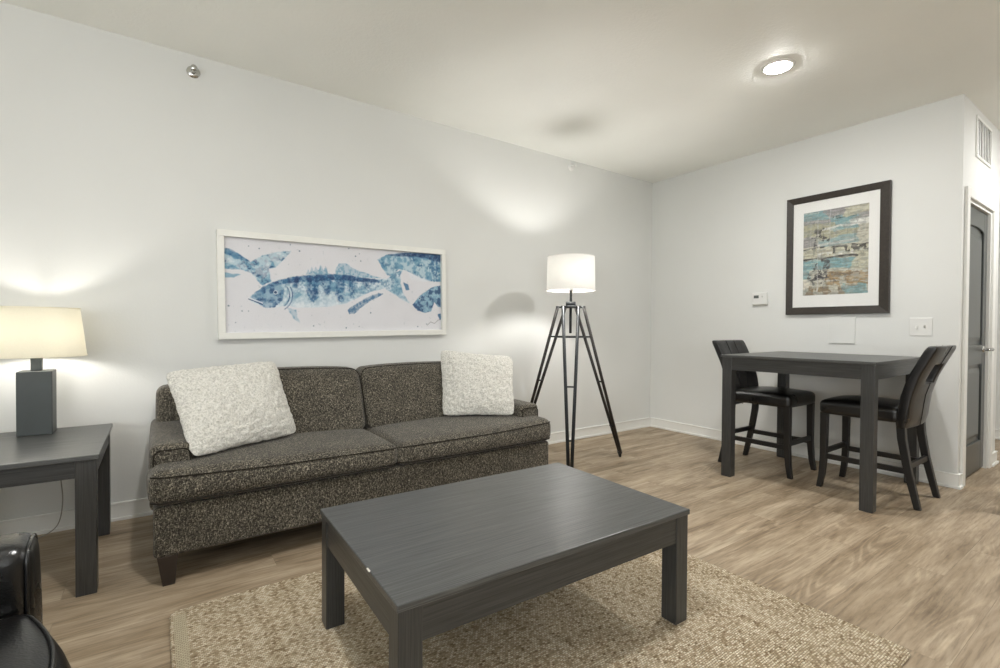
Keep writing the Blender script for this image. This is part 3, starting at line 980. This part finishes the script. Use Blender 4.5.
FISH = {"body":[[0.13,0.233],[0.168,0.271],[0.229,0.32],[0.308,0.357],[0.405,0.386],[0.523,0.403],[0.645,0.414],[0.755,0.416],[0.868,0.403],[0.986,0.392],[1.072,0.403],[1.13,0.448],[1.198,0.481],[1.176,0.43],[1.172,0.38],[1.198,0.292],[1.255,0.219],[1.183,0.252],[1.114,0.293],[1.051,0.332],[1.007,0.319],[0.927,0.297],[0.83,0.249],[0.755,0.214],[0.646,0.19],[0.523,0.18],[0.421,0.18],[0.356,0.193],[0.308,0.182],[0.245,0.174],[0.191,0.194],[0.153,0.213]],"head":[[0.145,0.237],[0.198,0.292],[0.26,0.328],[0.324,0.334],[0.346,0.293],[0.336,0.233],[0.292,0.18],[0.229,0.178],[0.175,0.207]],"back":[[0.168,0.271],[0.229,0.32],[0.308,0.357],[0.405,0.386],[0.523,0.403],[0.645,0.414],[0.755,0.416],[0.868,0.403],[0.986,0.392],[1.027,0.374],[0.869,0.371],[0.755,0.377],[0.645,0.376],[0.523,0.36],[0.405,0.348],[0.308,0.326],[0.229,0.29]],"bar0":[[0.395,0.389],[0.441,0.388],[0.437,0.346],[0.425,0.31],[0.406,0.323],[0.395,0.379]],"bar1":[[0.488,0.394],[0.564,0.394],[0.557,0.25],[0.538,0.214],[0.507,0.228],[0.489,0.284]],"bar2":[[0.529,0.396],[0.571,0.394],[0.567,0.283],[0.557,0.247],[0.54,0.26],[0.53,0.317]],"bar3":[[0.592,0.399],[0.656,0.399],[0.65,0.303],[0.634,0.267],[0.608,0.28],[0.592,0.338]],"bar4":[[0.685,0.404],[0.751,0.403],[0.745,0.255],[0.728,0.217],[0.702,0.232],[0.685,0.29]],"bar5":[[0.779,0.408],[0.824,0.407],[0.82,0.29],[0.809,0.253],[0.791,0.267],[0.779,0.326]],"bar6":[[0.884,0.414],[0.931,0.412],[0.926,0.351],[0.915,0.312],[0.896,0.327],[0.884,0.387]],"dorsal":[[0.485,0.401],[0.499,0.441],[0.512,0.42],[0.523,0.46],[0.54,0.429],[0.55,0.465],[0.566,0.435],[0.585,0.478],[0.599,0.439],[0.617,0.466],[0.631,0.423],[0.651,0.415]],"dorsal2":[[0.681,0.418],[0.685,0.451],[0.709,0.493],[0.755,0.5],[0.802,0.473],[0.849,0.451],[0.927,0.431],[1.027,0.405],[0.907,0.403],[0.792,0.413]],"pelvic":[[0.359,0.176],[0.38,0.141],[0.408,0.096],[0.445,0.078],[0.425,0.117],[0.421,0.164]],"anal":[[0.766,0.17],[0.778,0.136],[0.815,0.14],[0.879,0.194],[0.957,0.245],[1.039,0.287],[1.003,0.296],[0.908,0.259],[0.83,0.212]],"gill":[[0.336,0.189],[0.372,0.242],[0.438,0.279],[0.458,0.272],[0.405,0.225],[0.364,0.181]],"tail":[[0.001,0.545],[0.079,0.518],[0.145,0.467],[0.214,0.512],[0.308,0.543],[0.395,0.558],[0.38,0.538],[0.343,0.497],[0.295,0.442],[0.251,0.431],[0.26,0.393],[0.267,0.347],[0.214,0.319],[0.176,0.363],[0.15,0.397],[0.093,0.417],[0.001,0.415]],"tail_low":[[0.001,0.391],[0.093,0.384],[0.05,0.362],[0.001,0.361]],"tail_up":[[0.001,0.548],[0.035,0.541],[0.108,0.497],[0.145,0.47],[0.079,0.482],[0.001,0.512]],"fish2":[[0.994,0.542],[1.067,0.581],[1.193,0.606],[1.368,0.62],[1.547,0.619],[1.548,0.4],[1.438,0.4],[1.347,0.418],[1.269,0.455],[1.215,0.478],[1.161,0.479],[1.109,0.427],[1.072,0.431],[1.037,0.472],[1.018,0.509]],"fish2_back":[[1.067,0.581],[1.193,0.606],[1.368,0.62],[1.547,0.619],[1.547,0.547],[1.414,0.576],[1.28,0.586],[1.15,0.577]],"fish2_fin":[[1.198,0.385],[1.237,0.367],[1.25,0.327],[1.22,0.322]],"fish2_belly":[[1.236,0.463],[1.324,0.438],[1.438,0.4],[1.369,0.389],[1.269,0.409]],"fish3":[[1.272,0.211],[1.347,0.29],[1.438,0.35],[1.548,0.377],[1.549,0.197],[1.497,0.196],[1.462,0.237],[1.434,0.16],[1.375,0.151],[1.314,0.167]],"fish3_fin":[[1.49,0.14],[1.509,0.094],[1.523,0.102],[1.518,0.144]],"dots":[[0.056,0.079],[0.531,0.054],[0.937,0.147],[0.13,0.153],[0.388,0.599],[0.446,0.561],[0.858,0.574],[0.868,0.522],[0.83,0.554],[0.878,0.623],[0.782,0.606],[0.018,0.185],[0.138,0.569],[0.199,0.558],[0.755,0.038],[0.85,0.046],[1.393,0.061],[1.315,0.041],[1.026,0.645],[0.093,0.153]],"sign":[[1.398,0.051],[1.428,0.077],[1.462,0.065],[1.497,0.092],[1.533,0.102]]}
def fish_fn(X, Y):
    paper = np.array([224, 224, 228.])
    C = np.ones(X.shape+(3,))*paper
    C *= (1 - .03*vnoise(X*9, Y*9, 3)[..., None])
    def lay(mask, col, op=1.0):
        nonlocal C
        a = (np.clip(mask, 0, 1)*op)[..., None]
        C = C*(1-a) + C*np.array(col)/255.*a*.15 + np.array(col)*a*.85
    n1 = vnoise(X*38, Y*34, 11); n2 = vnoise(X*85, Y*75, 17); n3 = vnoise(X*18, Y*26, 23)
    pale, mid, deep, ink = (178,205,216), (112,158,184), (58,104,144), (40,66,108)
    def s(k, w=.006, b=.004, sd=1): return soft(X, Y, FISH[k], w, b, sd)
    w = np.clip((n1-.42)*5, 0, 1); w2 = np.clip((n2-.45)*6, 0, 1); w3 = np.clip((n3-.45)*5, 0, 1)
    # main fish
    b = s('body', .004, .003)
    # colour fades towards the belly
    yb = np.clip((Y-.17)/(.40-.17), 0, 1)
    lay(b, pale, .75)
    lay(b*w, (238,240,242), .55)
    lay(b*w3*np.clip(yb*1.6, 0, 1), mid, .75)
    lay(b*w2*yb, deep, .5)
    lay(b*np.clip((.36-yb)*4, 0, 1)*(1-w2*.5), (232,236,240), .8)
    for i in range(7):
        lay(b*s('bar%d' % i, .012, .006, 30+i)*(.35+.65*w2), deep, .75)
        lay(b*s('bar%d' % i, .014, .010, 40+i)*w, ink, .35)
    lay(s('back', .006, .004, 3)*(.55+.45*w2), deep, .85)
    lay(s('back', .012, .004, 4)*w, ink, .6)
    lay(s('head', .008, .004, 5)*(.4+.6*w), deep, .75)
    lay(s('head', .010, .004, 6)*w2*(1-w), pale, .5)
    lay(s('head', .010, .004, 7)*w2*w, ink, .5)
    for k in ('dorsal', 'dorsal2'): lay(s(k, .006, .002, 8)*(.45+.55*w2), mid, .8)
    for k in ('pelvic', 'gill'): lay(s(k, .006, .003, 9)*(.4+.6*w), mid, .75)
    lay(s('anal', .006, .003, 10)*(.5+.5*w2), deep, .8)
    mx0, my0 = FISH['body'][0]
    t_ = (X-mx0)/.085
    lay(((np.abs(Y-(my0+.006-.034*t_)) < .0045) & (t_ > 0) & (t_ < 1))*1., (232,234,238), .9)
    lay(((np.abs(Y-(my0-.002-.036*t_)) < .0035) & (t_ > 0) & (t_ < 1))*1., ink, .8)
    gx, gy = .300, .262
    dg = np.abs(np.hypot((X-gx)*1.0, (Y-gy)*.9)-.088)
    lay(((dg < .004) & (X > gx+.045) & (Y < gy+.055))*(.4+.6*w2), (226,232,238), .85)
    lay(((np.abs(dg-.009) < .004) & (X > gx+.045) & (Y < gy+.055))*(.5+.5*w), ink, .7)
    # eye
    ex, ey = .292, .277
    d = np.hypot(X-ex, Y-ey); lay((d < .014)*1., (226,230,232), .8); lay((d < .009)*1., ink, .9)
    ex, ey = FISH['back'][2][0]+.115, FISH['back'][2][1]+.008
    d = np.hypot(X-ex, (Y-ey)*.8); lay(np.clip((.020-d)*120, 0, 1), ink, .85)
    # neighbours
    lay(s('tail', .005, .003, 12), pale, .8); lay(s('tail', .006, .003, 12)*w, mid, .9); lay(s('tail', .006, .003, 13)*w2*w3, ink, .7)
    lay(s('tail', .008, .003, 15)*(1-w)*w2, (236,238,240), .6)
    lay(s('tail_low', .006, .003, 14), mid, .75); lay(s('tail_up', .005, .003, 16)*(.5+.5*w2), deep, .85)
    lay(s('fish2', .004, .003, 18), pale, .8); lay(s('fish2', .006, .003, 18)*w, mid, .85); lay(s('fish2', .006, .003, 19)*w2*w3, deep, .7)
    lay(s('fish2_back', .005, .003, 20)*(.6+.4*w2), ink, .85); lay(s('fish2_fin', .005, .003, 21), deep, .8)
    lay(s('fish2_belly', .008, .006, 22), (228,232,238), .8)
    st_ = np.clip(np.sin((X-.02*n1)*150)*2-.6, 0, 1)
    lay(s('fish2', .004, .003, 18)*st_*w3*(X > 1.33), deep, .55)
    lay(s('fish3', .004, .003, 24), mid, .8); lay(s('fish3', .006, .003, 25)*w, ink, .7); lay(s('fish3', .006, .003, 26)*w2*(1-w), pale, .7)
    d = np.hypot(X-1.335, Y-.262); lay((d < .010)*1., (220,226,230), .8); lay((d < .006)*1., ink, .9)
    lay(s('fish3_fin', .004, .002, 27), deep, .8)
    for i, (x, y) in enumerate(FISH['dots']):
        r = .0035 + .002*((i*7) % 3)/2
        lay((np.hypot(X-x, Y-y) < r)*1., (84,110,124), .75)
    pts = FISH['sign']
    for (xa, ya), (xb, yb2) in zip(pts[:-1], pts[1:]):
        for k in range(8):
            x, y = xa+(xb-xa)*k/8, ya+(yb2-ya)*k/8
            lay((np.hypot(X-x, Y-y) < .0028)*1., (120,120,120), .6)
    sp_ = (vnoise(X*70, Y*70, 51, 2) > .86)*1.
    lay(sp_*(1-b), (150,165,172), .35)
    return C
fp = thing('framed_fish_picture', 'wide white-framed blue watercolour of fish on the wall above the sofa', 'picture', (-3.4555, -.001, 1.37))
fp.rotation_euler = (0, -.016, 0)
ax0, ax1, az0, az1 = -4.254, -2.657, 1.033, 1.714
bx0, bx1, bz0, bz1 = ax0+.040, ax1-.034, az0+.040, az1-.040
ox, oz = 3.4555, -1.37
mb = MB()
mb.box(ax0+ox, ax1+ox, -.042, 0, az0+oz, bz0+oz).box(ax0+ox, ax1+ox, -.042, 0, bz1+oz, az1+oz)
mb.box(ax0+ox, bx0+ox, -.042, 0, bz0+oz, bz1+oz).box(bx1+ox, ax1+ox, -.042, 0, bz0+oz, bz1+oz)
mb.build('picture_frame', M['framew'], fp, .002)
painted('watercolour_print', 1.55, .64, 700, 290, fish_fn, fp, lambda x, y: (-4.212+x+ox, -.016, 1.058+y+oz))
MB().box(bx0+ox, bx1+ox, -.0255, -.0235, bz0+oz, bz1+oz).build('glass', M['glass'], fp)

def abstract_fn(X, Y):
    U = X/.47; V = 1 - Y/.705
    n1 = vnoise(U*9, V*9, 2); n2 = vnoise(U*5, V*26, 4); n3 = vnoise(U*22, V*22, 6); n4 = vnoise(U*3, V*12, 8)
    C = np.ones(X.shape+(3,))*np.array([190., 186, 168])
    def lay(m, col, op=1.0):
        nonlocal C
        a = (np.clip(m, 0, 1)*op)[..., None]; C = C*(1-a) + np.array(col)*a
    def band(u0, u1, v0, v1, tilt=0., w=.03, sd=1):
        uu = U + (vnoise(U*6, V*14, sd)-.5)*w*4; vv = V + tilt*(U-.5) + (vnoise(U*7, V*5, sd+3)-.5)*w
        e = .012
        return np.clip((uu-u0)/e+.5, 0, 1)*np.clip((u1-uu)/e+.5, 0, 1)*np.clip((vv-v0)/e+.5, 0, 1)*np.clip((v1-vv)/e+.5, 0, 1)
    teal, gry, olv, blk, brn, wht, sage = (120,166,172), (150,148,148), (168,166,138), (52,50,48), (160,128,84), (222,222,216), (196,192,166)
    lay(band(-1, 2, -1, .16, .0, .02, 1), gry); lay(band(-1, .36, .0, .11, 0, .05, 2), teal, .8)
    lay(band(.42, .86, .08, .26, .05, .06, 3), teal, .85); lay(band(.45, .82, .095, .135, .04, .05, 4)*(n3 > .42), (60,84,86), .8)
    lay(band(-1, .5, .15, .30, 0, .05, 5), olv, .9); lay(band(.62, 2, .02, .12, .06, .06, 6), sage, .9)
    lay(band(.3, .95, .205, .23, .06, .03, 7), wht, .9); lay(band(.72, 2, .17, .235, .03, .05, 8), wht, .9)
    lay(band(.2, .85, .27, .33, .07, .04, 9), olv, .9); lay(band(-1, .25, .30, .41, 0, .05, 10), gry, .9)
    lay(band(.25, .86, .33, .43, .05, .05, 11), (140,170,172), .9); lay(band(.25, .8, .385, .41, .05, .03, 12), wht, .8)
    lay(band(-1, 2, .44, .56, 0, .03, 13), sage); lay(band(-1, 2, .435, .452, .0, .03, 14)*(n1 > .4), blk, .8)
    lay(band(.38, 2, .46, .53, .03, .04, 15)*((n3 > .50)*1.), blk, .75); lay(band(.1, 1, .50, .55, 0, .04, 16)*((n3 < .38)*1.), wht, .8)
    lay(band(-1, .95, .553, .578, .01, .03, 17), blk, .85)
    lay(band(-1, .82, .58, .70, .0, .05, 18), teal, .95); lay(band(-1, .14, .68, .80, 0, .05, 19), teal, .8)
    lay(band(.82, 2, .55, .72, .0, .08, 20), sage, .9)
    lay(band(-.2, .13, .80, .92, .0, .05, 21), (214,208,190), .9)
    lay(band(.35, 2, .72, .90, -.02, .08, 22)*(n2 > .38), brn, .85); lay(band(.05, .9, .90, 1.1, .0, .06, 23)*(n1 > .42), (142,120,90), .85)
    lay(band(.62, .98, .88, 1.1, .0, .06, 24)*(n4 > .4), teal, .8); lay(band(.4, .9, .74, .79, 0, .06, 25)*(n3 > .45), (110,100,90), .6)
    for u0, u1, v0, v1, sd in ((.20, .27, .60, .88, 26), (.28, .40, .58, .84, 27), (.14, .19, .64, .86, 28), (.17, .24, .30, .44, 29), (.24, .34, .20, .36, 30)):
        lay(band(u0, u1, v0, v1, 0, .10, sd)*(n3 > .40), (70,68,70), .75)
    for u, wd, v1 in ((.235, .010, 1.0), (.425, .009, .47), (.12, .004, .5), (.50, .003, .6)):
        uu = U + (vnoise(U*2, V*9, 33)-.5)*.03
        lay(np.clip(1-np.abs(uu-u)/wd, 0, 1)*(V < v1)*(n3 > .3), (208,208,206), .8)
    st1_, st2_ = vnoise(U*7, V*70, 42), vnoise(U*40, V*14, 43)
    lay((st1_ > .60)*1., (120,120,116), .35); lay((st1_ < .36)*1., (206,204,190), .45); lay((st2_ > .68)*1., (90,92,92), .25)
    lay((vnoise(U*12, V*34, 44) > .62)*1., (150,156,150), .45)
    C = C*.86 + C.mean(axis=2, keepdims=True)*.14
    C *= (1 + (vnoise(U*30, V*60, 41)-.5)*.22)[..., None]
    C *= .95
    return C
ap = thing('framed_abstract_picture', 'dark-framed abstract print in teal and beige on the wall above the square table', 'picture', (-.001, -1.817, 1.73))
ya0, ya1, zA0, zA1 = -2.187+1.817, -1.447+1.817, 1.232-1.73, 2.240-1.73
yi0, yi1, zi0, zi1 = ya0+.068, ya1-.050, zA0+.062, zA1-.052
mb = MB()
def frame_bar(mb, a, b):
    mb.add(a + b, [(0,1,5,4),(1,2,6,5),(2,3,7,6),(3,0,4,7)])
# four mitred bars with a sloped face
def mitred(outer, inner):
    (a0, b0, a1, b1), (c0, d0, c1, d1) = outer, inner
    O = [(a0,b0),(a1,b0),(a1,b1),(a0,b1)]; I = [(c0,d0),(c1,d0),(c1,d1),(c0,d1)]
    v, f = [], []
    for (y, z), x in [(p, 0) for p in O] + [(p, -.030) for p in O] + [(p, -.018) for p in I] + [(p, 0) for p in I]:
        v.append((x, y, z))
    for r in range(3):
        for k in range(4):
            l = (k+1) % 4
            f.append((r*4+k, r*4+l, (r+1)*4+l, (r+1)*4+k))
    for k in range(4):
        l = (k+1) % 4
        f.append((12+k, 12+l, l, k))
    return v, f
v, f = mitred((ya0, zA0, ya1, zA1), (yi0, zi0, yi1, zi1))
MB().add(v, f).build('picture_frame', M['framed'], ap, .002)
MB().box(-.0105, -.008, yi0-.004, yi1+.004, zi0-.004, zi1+.004).build('mat_board', M['mat'], ap)
painted('abstract_print', .47, .705, 240, 360, abstract_fn, ap, lambda x, y: (-.0112, -1.578+1.817-x, 1.394-1.73+y))
MB().box(-.0155, -.0140, yi0-.002, yi1+.002, zi0-.002, zi1+.002).build('glass', M['glass'], ap)

# ------------------------------------------------------------------ small wall fittings
th = thing('thermostat', 'small white thermostat on the wall left of the abstract picture', 'thermostat', (0, -1.216, 1.384))
MB().box(-.027, 0, -.070, .070, -.054, .056).build('housing', M['plastic'], th, .006, 3)
MB().box(-.0285, -.026, .006, .050, .005, .032).build('display', M['lcd'], th)
for (y, z, a, b) in ((-.026, .018, .005, .018), (-.026, .018, .018, .004)):
    MB().box(-.0285, -.026, y-a/2*1.0, y+a/2, z-b/2, z+b/2).build('button', plain('grey_button', rgb(176,176,172), .5), th)
MB().box(-.0165, 0, -.066, .066, -.062, -.052).build('base_plate', plain('shaded_plastic', rgb(190,188,180), .6), th)  # shade under the housing put into the plate's plastic colour

sw_ = thing('light_switch', 'white double toggle switch plate beside the wall corner', 'light switch', (0, -2.372, 1.128))
MB().box(-.006, 0, -.066, .066, -.066, .066).build('cover_plate', M['plastic'], sw_, .003)
for k, (y, up) in enumerate(((.023, -1), (-.023, 1))):
    q = MB(); z0 = .005*up
    q.add([(-.006, y-.005, -.011), (-.006, y+.005, -.011), (-.006, y+.005, .011), (-.006, y-.005, .011),
           (-.022, y-.004, z0+.008*up-.004), (-.022, y+.004, z0+.008*up-.004), (-.022, y+.004, z0+.008*up+.005), (-.022, y-.004, z0+.008*up+.005)],
          [(4,5,6,7),(0,1,5,4),(1,2,6,5),(2,3,7,6),(3,0,4,7)])
    q.build('toggle', M['plastic'], sw_)

bp = thing('blank_wall_panel', 'blank white painted access panel on the wall just below the abstract picture', 'access panel', (0, -1.872, 1.10))
MB().box(-.010, 0, -.093, .093, -.108, .108).build('cover', M['wall'], bp, .002)

vt = thing('return_air_vent', 'white louvred return air grille high on the wall above the charcoal door', 'vent', (.555, LY, 2.525))
fr_ = MB(); a, b_, q0 = .232, .15, .02
fr_.box(-a, a, -.010, 0, -b_, -b_+q0).box(-a, a, -.010, 0, b_-q0, b_).box(-a, -a+q0, -.010, 0, -b_+q0, b_-q0).box(a-q0, a, -.010, 0, -b_+q0, b_-q0)
fr_.build('grille_frame', M['trim'], vt, .002)
MB().box(-a+q0, a-q0, -.002, -.0005, -b_+q0, b_-q0).build('shade_backing', M['vent_shade'], vt)  # dark sheet standing in for the shade between the louvres
sl = MB(); n = 9
for k in range(n):
    x = -a+q0+.008 + (2*a-2*q0-.016)*k/(n-1)
    sl.add([(x-.006,-.0022,-b_+q0),(x-.001,-.0045,-b_+q0),(x+.0005,-.0045,-b_+q0),(x-.0045,-.0022,-b_+q0),
            (x-.006,-.0022,b_-q0),(x-.001,-.0045,b_-q0),(x+.0005,-.0045,b_-q0),(x-.0045,-.0022,b_-q0)],
           [(0,1,5,4),(1,2,6,5),(2,3,7,6),(3,0,4,7)])
for x in (-.07, .07):
    sl.box(x-.006, x+.006, -.010, -.001, -b_+q0, b_-q0)
sl.build('louvres', M['trim'], vt)

def sprinkler(x, z, label, metal):
    t = thing('fire_sprinkler', label, 'sprinkler', (x, 0, z))
    MB().lathe([(0,-.010),(.020,-.010),(.033,-.004),(.036,0)], n=32, axis='y').build('escutcheon', metal, t)
    b = MB().lathe([(0,-.045),(.008,-.045),(.009,-.03),(.012,-.028),(.012,-.008)], n=20, axis='y')
    b.tube([(-.010,-.03,0),(-.016,-.048,0),(-.006,-.066,0)], .003, 8).tube([(.010,-.03,0),(.016,-.048,0),(.006,-.066,0)], .003, 8)
    b.build('sprinkler_body', metal, t)
    MB().lathe([(0,-.070),(.015,-.069),(.017,-.066),(.005,-.064),(0,-.064)], n=20, axis='y').build('deflector', metal, t)
    MB().tube([(0,-.045,0),(0,-.064,0)], .0025, 8).build('heat_bulb', plain('red_glass', rgb(120,60,50), .2), t)
sprinkler(-4.375, 2.638, 'chrome sidewall sprinkler high on the wall up and left of the fish picture', M['chrome'])
sprinkler(-1.255, 2.672, 'white sidewall sprinkler high on the wall between tripod lamp and room corner', M['plastic'])

# ------------------------------------------------------------------ world, camera, colour
w = bpy.data.worlds.new('World'); scene.world = w
w.use_nodes = True
bg = w.node_tree.nodes.get('Background')
sky = w.node_tree.nodes.new('ShaderNodeTexSky'); sky.sky_type = 'HOSEK_WILKIE'
w.node_tree.links.new(sky.outputs[0], bg.inputs[0]); bg.inputs[1].default_value = .6

f, cx, cy, ch, yaw, pitch, roll = 485.96, -4.56575, -3.49191, 1.10538, .9542287, -.0134829, .0059826
cyw, syw, cp, sp_ = math.cos(yaw), math.sin(yaw), math.cos(pitch), math.sin(pitch)
F = Vector((cyw*cp, syw*cp, sp_)); R = Vector((syw, -cyw, 0)); U = R.cross(F)
c, s = math.cos(roll), math.sin(roll)
R2, U2 = R*c + U*s, U*c - R*s
cam = bpy.data.cameras.new('camera'); cam.sensor_width = 36; cam.lens = 36*f/1000; cam.clip_start = .05
co = bpy.data.objects.new('camera', cam); link(co)
mw = Matrix(((R2.x, U2.x, -F.x, cx), (R2.y, U2.y, -F.y, cy), (R2.z, U2.z, -F.z, ch), (0, 0, 0, 1)))
co.matrix_world = mw
scene.camera = co
scene.view_settings.view_transform = 'Standard'
scene.view_settings.look = 'None'
scene.view_settings.gamma = 1
scene.view_settings.exposure = EXPO
scene.view_settings.use_curve_mapping = False
scene.cycles.use_denoising = True
scene.cycles.max_bounces = 10
scene.cycles.diffuse_bounces = 6
scene.cycles.sample_clamp_indirect = 6
scene.cycles.caustics_reflective = False
scene.cycles.caustics_refractive = False
